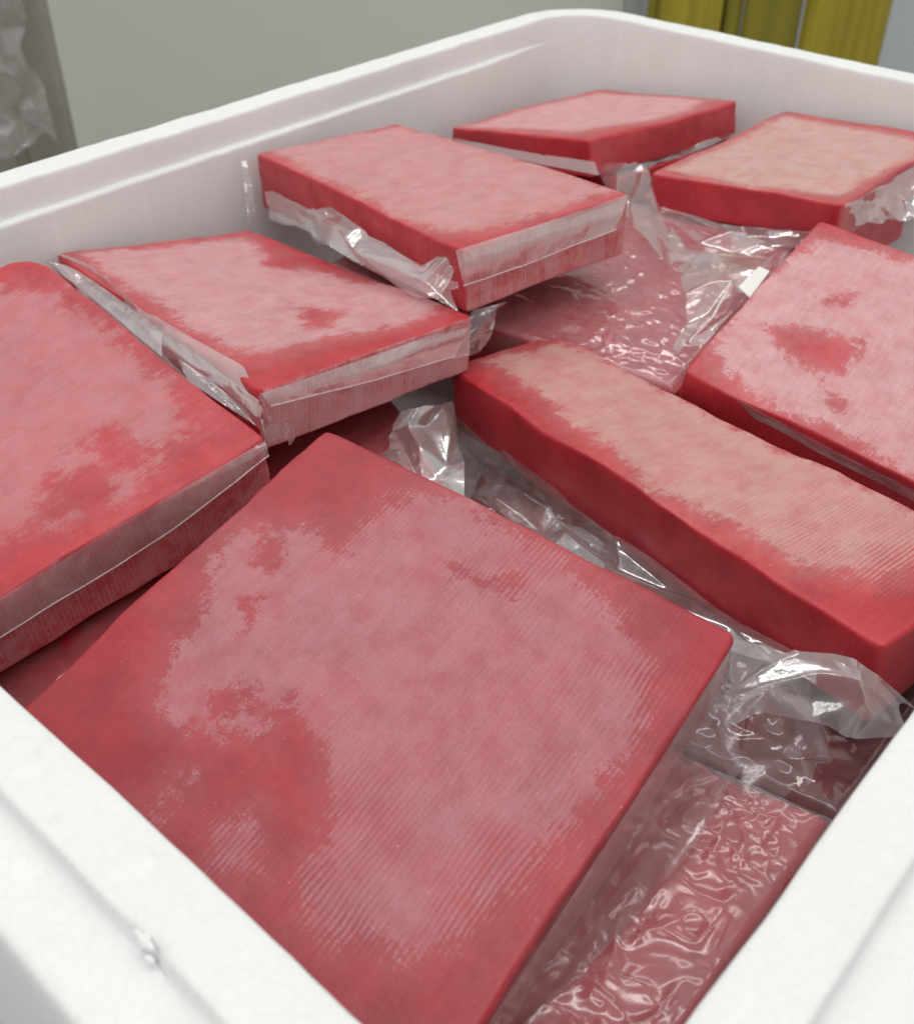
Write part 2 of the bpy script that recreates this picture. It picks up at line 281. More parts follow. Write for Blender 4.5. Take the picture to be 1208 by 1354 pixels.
def tuna_material(name, seed, red, deep, frost, strength=.9, rag=1.5, streak=.8, saw=.5, soft=.25, wet=.25, cloud=.68):
    """raw frozen tuna: red flesh, pale frost where the attribute 'frost' (cm inside the patch) is positive"""
    N = NT(name)
    uv = N.n('ShaderNodeUVMap').outputs[0]          # u across the saw marks, v along them, centimetres
    fr = N.n('ShaderNodeAttribute', attribute_name='frost').outputs['Fac']
    o = (seed * 7.3, seed * 3.1, 0)
    n1 = N.noise(uv, .75, 7, .62, off=o)
    n2 = N.noise(uv, 1.0, 5, .6, off=(o[1], o[0], 3), mul=(4.5, .55, 1))
    n3 = N.noise(uv, 5.5, 3, .6, off=(o[1], o[0], 5))
    n5 = N.noise(uv, 2.6, 6, .68, off=(o[1], 4, 2))
    # saw marks: fine ridges along v, wavering, only here and there
    sep = N.n('ShaderNodeSeparateXYZ')
    N.put(sep.inputs[0], uv)
    wav = N.math('MULTIPLY', N.noise(uv, .8, 4, .5, off=(o[0], 8, 1), mul=(1, .35, 1)), 9.0)
    ph = N.math('ADD', N.math('MULTIPLY', sep.outputs[0], 2 * math.pi / .165), wav)
    n4 = N.math('ADD', N.math('MULTIPLY', N.math('SINE', ph), .5), .5)
    where = N.math('MULTIPLY', N.smooth(N.noise(uv, .45, 4, .6, off=(o[1], 5, 6)), .34, .60), N.n('ShaderNodeAttribute', attribute_name='sawn').outputs['Fac'])
    sawv = N.math('MULTIPLY', N.math('MULTIPLY', N.math('SUBTRACT', n4, .5), where), saw * .95)
    v = N.math('ADD', fr, N.math('MULTIPLY', N.math('SUBTRACT', n1, .5), rag * 2.0))
    v = N.math('ADD', v, N.math('MULTIPLY', N.math('SUBTRACT', n5, .5), rag * 1.2))
    v = N.math('ADD', v, N.math('MULTIPLY', N.math('SUBTRACT', n2, .5), streak * 1.6))
    v = N.math('ADD', v, sawv)
    v = N.math('ADD', v, N.math('MULTIPLY', N.math('SUBTRACT', n3, .5), .9))
    n6 = N.noise(uv, 15, 3, .7, off=(o[1], 1, 3))
    v = N.math('ADD', v, N.math('MULTIPLY', N.math('SUBTRACT', n6, .5), 1.5))
    mask = N.smooth(v, -.28 - soft, .30 + soft)
    veil = N.smooth(v, -1.8, .4, 0, .26)            # thin bloom around the thick frost
    thick = N.smooth(N.noise(uv, .9, 9, .68, off=(o[1], 2, 1)), .28, .66, cloud, 1.0)
    thin = N.smooth(N.noise(uv, 1.0, 6, .65, off=(3, o[1], 7), mul=(4.5, .6, 1)), .32, .62, .84, 1.0)
    sawc = N.math('SUBTRACT', 1.0, N.math('MULTIPLY', N.math('MULTIPLY', N.math('SUBTRACT', 1.0, n4), where), N.math('MULTIPLY', N.smooth(fr, .4, 3.0, 1.0, .3), min(saw * 1.15, .8))))
    grain = N.smooth(N.noise(uv, 13, 3, .75, off=o), .30, .60, .68, 1.0)
    m = N.math('MULTIPLY', N.math('MULTIPLY', mask, thick), N.math('MULTIPLY', grain, N.math('MULTIPLY', sawc, thin)))
    m = N.math('MULTIPLY', N.math('MAXIMUM', m, veil), strength, clamp=True)
    rd = N.mix(N.smooth(N.noise(uv, .5, 4, .6, off=(1, o[0], 2)), .35, .68), red, deep)
    fib = N.smooth(N.noise(uv, 1.0, 4, .6, off=(3, o[0], 2), mul=(6, .7, 1)), .38, .70, 0, .42)
    rd = N.mix(fib, rd, deep)
    col = N.mix(m, rd, frost)
    speck = N.smooth(N.noise(uv, 7.5, 2, .5, off=(9, o[1], 4)), .72, .78, 0, .55)
    col = N.mix(speck, col, lin(232, 190, 190))
    dark = N.smooth(N.noise(uv, 6.0, 2, .5, off=(4, o[1], 8)), .71, .78, 0, .45)
    col = N.mix(dark, col, lin(120, 40, 60))
    p = N.n('ShaderNodeBsdfPrincipled')
    N.put(p.inputs['Base Color'], col)
    N.put(p.inputs['Roughness'], N.math('ADD', N.math('MULTIPLY', m, .25), .42))
    p.inputs['Specular IOR Level'].default_value = .35
    p.inputs['Subsurface Weight'].default_value = .5
    p.inputs['Subsurface Radius'].default_value = (1.0, .28, .22)
    p.inputs['Subsurface Scale'].default_value = .007
    p.inputs['Coat Weight'].default_value = wet
    p.inputs['Coat Roughness'].default_value = .32
    hgt = N.math('ADD', n3, N.math('MULTIPLY', N.math('SINE', N.math('MULTIPLY', sep.outputs[0], 2 * math.pi / .21)), .05))
    b = N.n('ShaderNodeBump', i_Strength=.30, i_Distance=.0004)
    N.put(b.inputs['Height'], hgt)
    N.put(p.inputs['Normal'], b.outputs[0])
    return N.done(p.outputs[0])


def film_material(name, haze=.2, rough=.14, tint=(.96, .945, .95, 1), bump=.25, rim=.22):
    """thin clear plastic: straight-through light, a little milky scatter, sharp surface reflection"""
    N = NT(name)
    tc = N.n('ShaderNodeTexCoord').outputs['Object']
    tr = N.n('ShaderNodeBsdfTransparent', i_Color=tint)
    df = N.n('ShaderNodeBsdfDiffuse', i_Color=(.86, .82, .83, 1))
    tl = N.n('ShaderNodeBsdfTranslucent', i_Color=(.86, .82, .83, 1))
    hz = N.n('ShaderNodeMixShader', i_0=.45)
    N.put(hz.inputs[1], df.outputs[0])
    N.put(hz.inputs[2], tl.outputs[0])
    nz = N.noise(tc, 55, 4, .6, dist=1.5)
    bmp = N.n('ShaderNodeBump', i_Strength=bump, i_Distance=.0008)
    N.put(bmp.inputs['Height'], N.noise(tc, 130, 3, .6, dist=.8))
    lw = N.n('ShaderNodeLayerWeight', i_Blend=.35)
    edge = N.math('POWER', lw.outputs['Facing'], 3.0)
    f = N.math('MULTIPLY', N.smooth(nz, .25, .8, .55, 1.5), haze)
    f = N.math('ADD', f, N.math('MULTIPLY', edge, rim), clamp=True)
    m1 = N.n('ShaderNodeMixShader')
    N.put(m1.inputs[0], f)
    N.put(m1.inputs[1], tr.outputs[0])
    N.put(m1.inputs[2], hz.outputs[0])
    gl = N.n('ShaderNodeBsdfGlossy', i_Color=(1, 1, 1, 1), i_Roughness=rough)
    N.put(gl.inputs['Normal'], bmp.outputs[0])
    fr = N.n('ShaderNodeFresnel', i_IOR=1.55)
    N.put(fr.inputs['Normal'], bmp.outputs[0])
    m2 = N.n('ShaderNodeMixShader')
    N.put(m2.inputs[0], N.math('MINIMUM', N.math('MULTIPLY', fr.outputs[0], 1.6), .34))   # front and back face of the sheet
    N.put(m2.inputs[1], m1.outputs[0])
    N.put(m2.inputs[2], gl.outputs[0])
    return N.done(m2.outputs[0])


def foam_material():
    N = NT('expanded_polystyrene')
    tc = N.n('ShaderNodeTexCoord').outputs['Object']
    vo = N.n('ShaderNodeTexVoronoi', i_Scale=260.0)
    N.put(vo.inputs['Vector'], tc)
    vo2 = N.n('ShaderNodeTexVoronoi', i_Scale=260.0, feature='DISTANCE_TO_EDGE')
    N.put(vo2.inputs['Vector'], tc)
    seam = N.smooth(vo2.outputs['Distance'], 0, .10)
    big = N.noise(tc, 18, 5, .6)
    p = N.n('ShaderNodeBsdfPrincipled', i_Roughness=.85)
    p.inputs['Specular IOR Level'].default_value = .2
    c = N.mix(seam, lin(229, 232, 231), lin(233, 236, 235))
    c = N.mix(N.smooth(big, .3, .75, 0, .35), c, lin(222, 225, 224))
    c = N.mix(N.smooth(N.noise(tc, 1.0, 4, .6, mul=(70, 70, 7)), .56, .72, 0, .5), c, lin(240, 243, 242))
    c = N.mix(N.smooth(N.noise(tc, 1.0, 4, .6, off=(3, 1, 2), mul=(120, 120, 60)), .60, .75, 0, .4), c, lin(218, 219, 217))
    dirt = N.smooth(N.noise(tc, 46, 5, .7), .70, .82, 0, .35)
    c = N.mix(dirt, c, lin(205, 202, 196))
    N.put(p.inputs['Base Color'], c)
    b = N.n('ShaderNodeBump', i_Strength=.07, i_Distance=.0005)
    N.put(b.inputs['Height'], N.math('ADD', N.math('MULTIPLY', seam, .4), N.math('MULTIPLY', big, 1.2)))
    N.put(p.inputs['Normal'], b.outputs[0])
    return N.done(p.outputs[0])


def plain(name, col, rough=.5, metal=0.0, var=.12, scale=8.0, spec=.5, stretch=None):
    N = NT(name)
    tc = N.n('ShaderNodeTexCoord').outputs['Object']
    n = N.noise(tc, scale, 5, .6, mul=stretch or (1, 1, 1))
    dk = (col[0] * (1 - var * 2), col[1] * (1 - var * 2), col[2] * (1 - var * 2), 1)
    p = N.n('ShaderNodeBsdfPrincipled', i_Roughness=rough, i_Metallic=metal)
    N.put(p.inputs['Base Color'], N.mix(N.smooth(n, .3, .7), col, dk))
    p.inputs['Specular IOR Level'].default_value = spec
    b = N.n('ShaderNodeBump', i_Strength=.1, i_Distance=.002)
    N.put(b.inputs['Height'], n)
    N.put(p.inputs['Normal'], b.outputs[0])
    return N.done(p.outputs[0])


# ---------------------------------------------------------------- setting: table, walls
hf = np.array(BACK['hf'])
ang = math.atan2(hf[1], hf[0]) - math.pi / 2       # background faces the viewer squarely
hr = np.array((hf[1], -hf[0]))                     # to the right
TZ = -.142
m_steel = plain('brushed_steel', lin(150, 154, 154), .38, .55, .10, 14, stretch=(1, 14, 1))
m_floor = plain('grey_floor', lin(150, 152, 146), .6, 0, .08, 3)
m_wall = plain('pale_wall', lin(210, 216, 218), .6, 0, .03, 3)
m_cab = plain('grey_green_board', lin(206, 212, 201), .55, 0, .03, 2.0)
C0 = np.array(CAM['C'])


def struct(o):
    o['kind'] = 'structure'
    return o


def bgpt(side, depth, z):
    p = C0[:2] + hf * depth + hr * side
    return (p[0], p[1], z)


def slab(name, s0, s1, d0, d1, z0, z1, mat, parent=None, bevel=.002):
    """upright box in the background frame: s to the right, d away"""
    me = box_mesh(name, (s0, d0, z0), (s1, d1, z1), bevel)
    Rz = np.array([[hr[0], hf[0]], [hr[1], hf[1]]])
    for v in me.vertices:
        q = C0[:2] + Rz @ np.array((v.co.x, v.co.y))
        v.co.x, v.co.y = q
    me.update()
    return link(name, me, mat, parent)


FLOOR = -.92
me = mesh('floor', [bgpt(-6, -4, FLOOR), bgpt(6, -4, FLOOR), bgpt(6, 4, FLOOR), bgpt(-6, 4, FLOOR)], [(0, 1, 2, 3)], False)
struct(link('floor', me, m_floor))
me = mesh('wall', [bgpt(-6, 2.6, FLOOR), bgpt(6, 2.6, FLOOR), bgpt(6, 2.6, 2.2), bgpt(-6, 2.6, 2.2)], [(0, 1, 2, 3)], False)
struct(link('wall', me, m_wall))

# steel work table under the box
t = thing('steel_table', 'grey brushed steel work table under the white foam box', 'table', (.27, .2, FLOOR))
link('table_top', box_mesh('table_top', (-.20, -.16, TZ - .03), (.72, .60, TZ), .004), m_steel, t)
for x in (-.16, .68):
    for y in (-.12, .56):
        link('leg', box_mesh('leg', (x - .02, y - .02, FLOOR), (x + .02, y + .02, TZ - .031), .003), m_steel, t)

# ---------------------------------------------------------------- the foam box
BX, BY = .5807, .4300
m_foam = foam_material()


def rrect(d, R0=.035, ns=70):
    """points of the box outline offset d outwards from the inner rim edge, corner radius grows with d"""
    R = max(R0 + d, .004)
    pts = []
    for cx, cy, a0, L in ((BX - R0, R0, -90, 'r'), (BX - R0, BY - R0, 0, 'f'), (R0, BY - R0, 90, 'l'), (R0, R0, 180, 'n')):
        for k in range(17):
            a = math.radians(a0 + 90 * k / 16)
            pts.append((cx + R * math.cos(a), cy + R * math.sin(a)))
    out = []
    n = len(pts)
    for i in range(n):
        a, b = np.array(pts[i]), np.array(pts[(i + 1) % n])
        m = ns if (i % 17 == 16) else 1
        for k in range(m):
            out.append(a + (b - a) * k / m)
    return np.array(out)


prof = [(-.0125, -.118), (-.0085, -.112), (-.0075, -.10), (-.0048, -.06), (-.0022, -.021), (-.00197, -.0175), (-.0019, -.0165), (-.00184, -.0158), (-.00182, -.0153), (-.0018, -.0150), (-.00179, -.0149), (-.00174, -.0140),
        (-.0012, -.006), (-.0009, -.0022), (-.0007, -.0012), (-.0004, -.0004), (.0002, -.0001), (.0012, 0), (.0024, .0001), (.008, .0001), (.0130, .0001), (.0140, 0), (.0150, -.0003), (.0154, -.0010), (.0157, -.0030), (.0160, -.0052), (.0166, -.0060),
        (.0176, -.0063), (.0192, -.0065), (.0240, -.0069), (.0280, -.0073), (.0294, -.0075), (.0308, -.0080), (.0316, -.0096), (.0320, -.014), (.0324, -.020), (.0322, -.05), (.0305, -.10), (.0295, -.136), (.027, -.1415)]
rings = []
for d, z in prof:
    p = rrect(d)
    rings.append(np.column_stack([p, np.full(len(p), z)]))
rings = np.array(rings)
nP, nS = rings.shape[:2]
V = rings.reshape(-1, 3)
led = np.clip((V[:, 1] - (BY - .012)) / .006, 0, 1) * np.clip((BX - .03 - V[:, 0]) / .06, 0, 1)
V[:, 1] -= led * np.interp(V[:, 2], (-.118, -.0165, -.0158, -.0153, -.0150, -.0149), (.0030, .0030, .0028, .0022, .0006, 0)) * (V[:, 1] < BY)
nz = fbm(V * 60, 5, 3)
V[:, 2] += nz * .00022
V[:, :2] += np.column_stack([fbm(V * 45, 11, 3), fbm(V * 45, 12, 3)]) * .00028
fine = vnoise(V * 330, 3) * .00022
V[:, 2] += fine
# a chip on the step of the wall
cx_, cy_ = -.0158, .083
w = np.exp(-(((V[:, 0] - cx_) / .0028) ** 2 + ((V[:, 1] - cy_) / .0035) ** 2))
V[:, 2] -= w * .0022 * (V[:, 2] > -.01) * (V[:, 0] > -.0165)
V[:, 0] += w * .0016 * (V[:, 2] > -.01)
faces = []
for i in range(nP - 1):
    for j in range(nS):
        k = (j + 1) % nS
        faces.append((i * nS + j, i * nS + k, (i + 1) * nS + k, (i + 1) * nS + j))
faces.append(tuple(reversed(range(nS))))                        # inside floor
faces.append(tuple((nP - 1) * nS + j for j in range(nS)))       # underside
me = mesh('box_body', V, faces)
foam = thing('foam_box', 'open white polystyrene foam box full of wrapped red fish blocks', 'box', (.29, .215, TZ))
link('box_body', me, m_foam, foam)
# crumb of foam torn up at the chip
pp = []
for k in range(2):
    c0 = np.array((-.0150 - .0010 * k, .0842 - .0026 * k, -.0016 - .0022 * k))
    import bmesh
    bm = bmesh.new()
    bmesh.ops.create_icosphere(bm, subdivisions=3, radius=.0014 - .0004 * k)
    vs = np.array([v.co for v in bm.verts])
    vs = vs * (1 + .45 * fbm(vs * 700 + k, 3, 3))[:, None] * np.array((.8, 1.5, .7)) + c0
    for v, q in zip(bm.verts, vs):
        v.co = q
    me = bpy.data.meshes.new('torn_bead')
    bm.to_mesh(me)
    bm.free()
    me.polygons.foreach_set('use_smooth', [True] * len(me.polygons))
    link('torn_bead', me, m_foam, foam)

# ---------------------------------------------------------------- fish blocks


def poly_sdf(P, poly):
    """signed distance, positive inside"""
    poly = np.asarray(poly, float)
    d = np.full(len(P), 1e9)
    ins = np.zeros(len(P), bool)
    n = len(poly)
    for i in range(n):
        a, b = poly[i], poly[(i + 1) % n]
        e = b - a
        wv = P - a
        tt = np.clip((wv @ e) / max(e @ e, 1e-12), 0, 1)
        d = np.minimum(d, np.hypot(*(wv - tt[:, None] * e).T))
        cond = ((a[1] > P[:, 1]) != (b[1] > P[:, 1]))
        with np.errstate(divide='ignore', invalid='ignore'):
            xx = (b[0] - a[0]) * (P[:, 1] - a[1]) / (b[1] - a[1]) + a[0]
        ins ^= cond & (P[:, 0] < xx)
    return np.where(ins, d, -d)


def block_mesh(name, B, seed, r=.0017, res=.0032, plan=None, side_frost=None, wob=.0006, top_frost=None, noise_top=.0008, spots=None):
    n, rr, f, l = [np.array(c) for c in B['c']]
    h = B['h']
    lx = (np.linalg.norm(rr - n) + np.linalg.norm(f - l)) / 2
    ly = (np.linalg.norm(l - n) + np.linalg.norm(f - rr)) / 2
    nrm = np.cross(f - n, l - rr)
    nrm /= np.linalg.norm(nrm)

    def axis(L, step):
        m = max(int((L - 2 * r) / step), 3)
        e = r * np.array([0, .25, .55, .8])
        return np.concatenate([e, np.linspace(r, L - r, m + 1), (L - e[::-1])])
    ax, ay, az = axis(lx, res), axis(ly, res), axis(h, .004)
    idx = {}
    pts = []

    def vid(i, j, k):
        key = (i, j, k)
        if key not in idx:
            idx[key] = len(pts)
            pts.append((ax[i], ay[j], az[k]))
        return idx[key]
    I, J, K = len(ax) - 1, len(ay) - 1, len(az) - 1
    faces, cls = [], []
    for i in range(I):
        for j in range(J):
            faces.append((vid(i, j, K), vid(i + 1, j, K), vid(i + 1, j + 1, K), vid(i, j + 1, K))); cls.append(0)
            faces.append((vid(i, j, 0), vid(i, j + 1, 0), vid(i + 1, j + 1, 0), vid(i + 1, j, 0))); cls.append(5)
    for i in range(I):
        for k in range(K):
            faces.append((vid(i, 0, k), vid(i + 1, 0, k), vid(i + 1, 0, k + 1), vid(i, 0, k + 1))); cls.append(1)      # n-r side
            faces.append((vid(i, J, k), vid(i, J, k + 1), vid(i + 1, J, k + 1), vid(i + 1, J, k))); cls.append(2)      # l-f side
    for j in range(J):
        for k in range(K):
            faces.append((vid(0, j, k), vid(0, j, k + 1), vid(0, j + 1, k + 1), vid(0, j + 1, k))); cls.append(3)      # n-l side
            faces.append((vid(I, j, k), vid(I, j + 1, k), vid(I, j + 1, k + 1), vid(I, j, k + 1))); cls.append(4)      # r-f side
    P = np.array(pts)
    raw = P.copy()
    half = np.array((lx, ly, h)) / 2
    q = P - half
    inner = np.clip(q, -half + r, half - r)
    dlt = q - inner
    ln = np.linalg.norm(dlt, axis=1)
    ln[ln < 1e-9] = 1
    mx = np.max(np.abs(dlt), axis=1)
    q = inner + dlt / ln[:, None] * mx[:, None]
    # rounded plan corners
    plan = plan or {}
    for key, (sx, sy) in {'n': (-1, -1), 'r': (1, -1), 'f': (1, 1), 'l': (-1, 1)}.items():
        R = plan.get(key, .0035)
        a = (q[:, 0] * sx - (half[0] - R)) / R
        b = (q[:, 1] * sy - (half[1] - R)) / R
        m = (a > 0) & (b > 0)
        aa, bb = np.clip(a[m], 0, 1.0), np.clip(b[m], 0, 1.0)
        q[m, 0] = sx * (half[0] - R + R * aa * np.sqrt(1 - bb * bb / 2))
        q[m, 1] = sy * (half[1] - R + R * bb * np.sqrt(1 - aa * aa / 2))
    # hand-cut unevenness
    wv = q * 28 + seed * 5.7
    q[:, 0] += fbm(wv, seed, 2) * wob * 1.3
    q[:, 1] += fbm(wv, seed + 40, 2) * wob * 1.3
    q[:, 2] += fbm(q * 22 + seed, seed + 80, 2) * noise_top * 1.5 + vnoise(q * 240, seed + 9) * .00008
    q[:, :2] += np.column_stack([vnoise(q * 170, seed + 3), vnoise(q * 170, seed + 4)]) * .0004
    s, t_ = q[:, 0] / lx + .5, q[:, 1] / ly + .5
    W = (n[None] * ((1 - s) * (1 - t_))[:, None] + rr[None] * (s * (1 - t_))[:, None] + f[None] * (s * t_)[:, None] + l[None] * ((1 - s) * t_)[:, None])
    W = W + nrm[None] * (q[:, 2] - half[2])[:, None]
    me = mesh(name, W, faces)
    # frost value (cm) on the top face
    ST = np.column_stack([(raw[:, 0] / lx), (raw[:, 1] / ly)])
    cm = ST * np.array((lx, ly)) * 100
    if B['frost']:
        val = np.full(len(P), -9.)
        for pl in B['frost']:
            val = np.maximum(val, poly_sdf(cm, np.array(pl) * np.array((lx, ly)) * 100))
        for pl in B['bare']:
            val = np.minimum(val, -1.15 * poly_sdf(cm, np.array(pl) * np.array((lx, ly)) * 100))
    else:
        val = np.full(len(P), -.2 if top_frost is None else top_frost)
    val = np.clip(val, -4, 4)
    if plan.get('frost_bias'):
        val = val + plan['frost_bias']
    sf = {1: -3, 2: -3, 3: -3, 4: -3, 5: -3}
    sf.update(side_frost or {})
    # where the saw left visible ridges on the top: (s, t, radius) spots in the slab's own plane
    sw = np.zeros(len(P))
    for (cs, ct, cr, cw) in (spots or ()):
        sw = np.maximum(sw, cw * np.clip(1.35 - np.hypot((ST[:, 0] - cs), (ST[:, 1] - ct)) / cr, 0, 1))
    uvl = me.uv_layers.new(name='UVMap')
    uvs = np.zeros((len(me.loops), 2), np.float32)
    fv = np.zeros(len(me.loops), np.float32)
    sv = np.ones(len(me.loops), np.float32)
    k = 0
    for fc, c in zip(faces, cls):
        for vi in fc:
            x, y, z = raw[vi] * 100
            if c in (0, 5):
                uvs[k] = (y, x)
            elif c in (1, 2):
                uvs[k] = (x + 31, z + 11)
            else:
                uvs[k] = (y + 57, z + 23)
            fv[k] = val[vi] if c == 0 else sf[c] - (.0 if z < h * 80 else 1.2 * (z - h * 80))
            sv[k] = sw[vi] if c == 0 else .7
            k += 1
    uvl.data.foreach_set('uv', uvs.ravel())
    at = me.attributes.new('frost', 'FLOAT', 'CORNER')
    at.data.foreach_set('value', fv)
    at = me.attributes.new('sawn', 'FLOAT', 'CORNER')
    at.data.foreach_set('value', sv)
    return me


RED, DEEP = lin(192, 56, 66), lin(170, 44, 55)
PINK, BEIGE = lin(200, 156, 160), lin(214, 178, 172)
SPEC = {
    'A': dict(spots=((.95, .10, .40, 1), (.5, .02, .45, 1), (.25, .15, .35, 1), (.12, .42, .22, .8), (.85, .75, .2, .5)), label='large red fish slab with a wide ragged pink frost patch, wedged into a foam corner', mat=dict(seed=1, cloud=.6, frost=lin(187, 136, 142), rag=1.05, streak=.5, saw=.6, soft=-.06, strength=.82), side={1: .1}),
    'B': dict(spots=((.3, .3, .5, .6),), label='red fish slab with soft streaky frost and a rounded corner, beside the long wall ledge', mat=dict(seed=2, frost=PINK, rag=1.7, streak=1.0, saw=.4, soft=.3, strength=.66), side={1: .25}, plan={'f': .022, 'frost_bias': -.15}),
    'C': dict(label='red fish slab with a pale vertically streaked side, beside the slab with rounded corner', mat=dict(seed=3, frost=lin(206, 168, 170), rag=1.1, streak=.8, saw=.3, soft=.18, strength=.92), side={1: .55, 3: -1.6}),
    'D': dict(spots=((.5, .5, .6, .5),), label='thick fish slab lying highest, touching the long wall, film band across its side', mat=dict(seed=4, frost=lin(206, 168, 167), rag=1.0, streak=1.0, saw=.4, soft=.3, strength=.85), side={1: .3, 3: -1.2}),
    'E': dict(label='pale frosted fish slab in the far corner of the foam box', mat=dict(seed=5, frost=lin(216, 176, 174), rag=.6, streak=.6, saw=.4, soft=.4, strength=.9), side={1: -1.0, 3: -2}),
    'F': dict(label='beige frosted fish slab with a dark red front side, against the short end wall', mat=dict(seed=6, frost=lin(206, 180, 172), rag=.5, streak=.6, saw=.3, soft=.3, strength=.95), side={1: -.5, 3: -2}),
    'G': dict(spots=((.3, .5, .3, .4),), label='pink frosted fish slab with one bare red smear, beside the white sticker', mat=dict(seed=7, frost=lin(212, 172, 174), rag=1.1, streak=.4, saw=.25, soft=.05, strength=1.0), side={3: -3}),
    'H': dict(spots=((.5, .15, .30, 1), (.6, .85, .15, .6), (.4, .5, .2, .4)), label='long narrow fish slab with smooth bright red side and beige ribbed frost on top', mat=dict(seed=8, frost=lin(204, 170, 164), rag=1.05, streak=.6, saw=.7, soft=.1, strength=.9), side={3: -4, 1: -4}, plan={'f': .012}),
}
LSPEC = {
    'I': dict(label='lower red fish block under tightly wrinkled shiny film, beside the foam wall', frost=-.6),
    'K': dict(label='dark lower fish block showing under crumpled film below the narrow slab', frost=-1.6),
    'L': dict(label='dark lower fish block under the corners of three upper slabs', frost=-1.0),
    'M': dict(label='lower fish block under the rounded-corner slab', frost=-1.0),
    'P': dict(label='lower fish block under the slab with streaked frosted side', frost=-1.0),
    'J': dict(label='lower pink mottled fish block under wet-looking wrinkled film, below the highest slab', frost=.3),
    'Q': dict(label='lower fish block under the far corner slab', frost=-1.0),
    'R': dict(label='lower fish block under the beige frosted slab', frost=-1.0),
    'S': dict(label='lower fish block under the slab beside the white sticker', frost=-1.0),
}
ROOT = {}
for k, B in BLOCKS.items():
    sp = SPEC[k]
    c = np.mean(B['c'], axis=0)
    root = thing('fish_block', sp['label'], 'fish block', (c[0], c[1], c[2] - B['h']), 'wrapped fish blocks of the upper layer')
    ROOT[k] = root
    mm = dict(red=RED, deep=DEEP)
    if k == 'A':
        mm.update(red=lin(172, 44, 55), deep=lin(150, 34, 46))
    mm.update(sp['mat'])
    mat = tuna_material('frozen_tuna_' + k, **mm)
    me = block_mesh('flesh', B, mm['seed'], plan=sp.get('plan'), side_frost=sp.get('side'), spots=sp.get('spots'))
    link('flesh', me, mat, root)
for i, (k, B) in enumerate(LOWER.items()):
    sp = LSPEC[k]
    c = np.mean(B['c'], axis=0)
    root = thing('fish_block', sp['label'], 'fish block', (c[0], c[1], c[2] - B['h']), 'wrapped fish blocks of the lower layer')
    ROOT[k] = root
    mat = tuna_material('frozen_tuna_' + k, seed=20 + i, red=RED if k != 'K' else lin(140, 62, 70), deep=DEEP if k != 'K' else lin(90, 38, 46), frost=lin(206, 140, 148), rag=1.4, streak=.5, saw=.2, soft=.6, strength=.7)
    me = block_mesh('flesh', B, 20 + i, res=.0045, top_frost=sp['frost'])
    link('flesh', me, mat, root)

# ---------------------------------------------------------------- plastic film


def catmull(P, m):
    P = np.asarray(P, float)
    if len(P) == 2:
        t = np.linspace(0, 1, m)[:, None]
        return P[0] * (1 - t) + P[1] * t
    Q = np.vstack([2 * P[0] - P[1], P, 2 * P[-1] - P[-2]])
    seg = np.linalg.norm(np.diff(P, axis=0), axis=1)
    cum = np.concatenate([[0], np.cumsum(seg)])
    out = []
    for u in np.linspace(0, cum[-1], m):
        i = min(max(np.searchsorted(cum, u, 'right') - 1, 0), len(P) - 2)
        t = (u - cum[i]) / max(seg[i], 1e-9)
        p0, p1, p2, p3 = Q[i], Q[i + 1], Q[i + 2], Q[i + 3]
        out.append(.5 * ((2 * p1) + (-p0 + p2) * t + (2 * p0 - 5 * p1 + 4 * p2 - p3) * t * t + (-p0 + 3 * p1 - 3 * p2 + p3) * t ** 3))
    return np.array(out)


def crumple(uv, rng, L=.03, layers=5):
    """creased-sheet height: sums of random folded planes, sharp ridges between flat facets, about -1..1"""
    out = np.zeros(len(uv))
    for k in range(layers):
        m = rng.integers(3, 6)
        a = rng.uniform(0, 2 * math.pi, m)
        cen = uv[rng.integers(0, len(uv))]
        off = rng.uniform(-.35, .35, m) * L
        pl = np.stack([(uv - cen) @ np.array((math.cos(x), math.sin(x))) + o for x, o in zip(a, off)])
        hgt = np.max(pl, axis=0) if rng.random() < .5 else -np.max(pl, axis=0)
        hgt = np.tanh(hgt / L) * (1 if k < 2 else .7)
        out += hgt
    out -= out.mean()
    return out / (np.abs(out).max() + 1e-9)


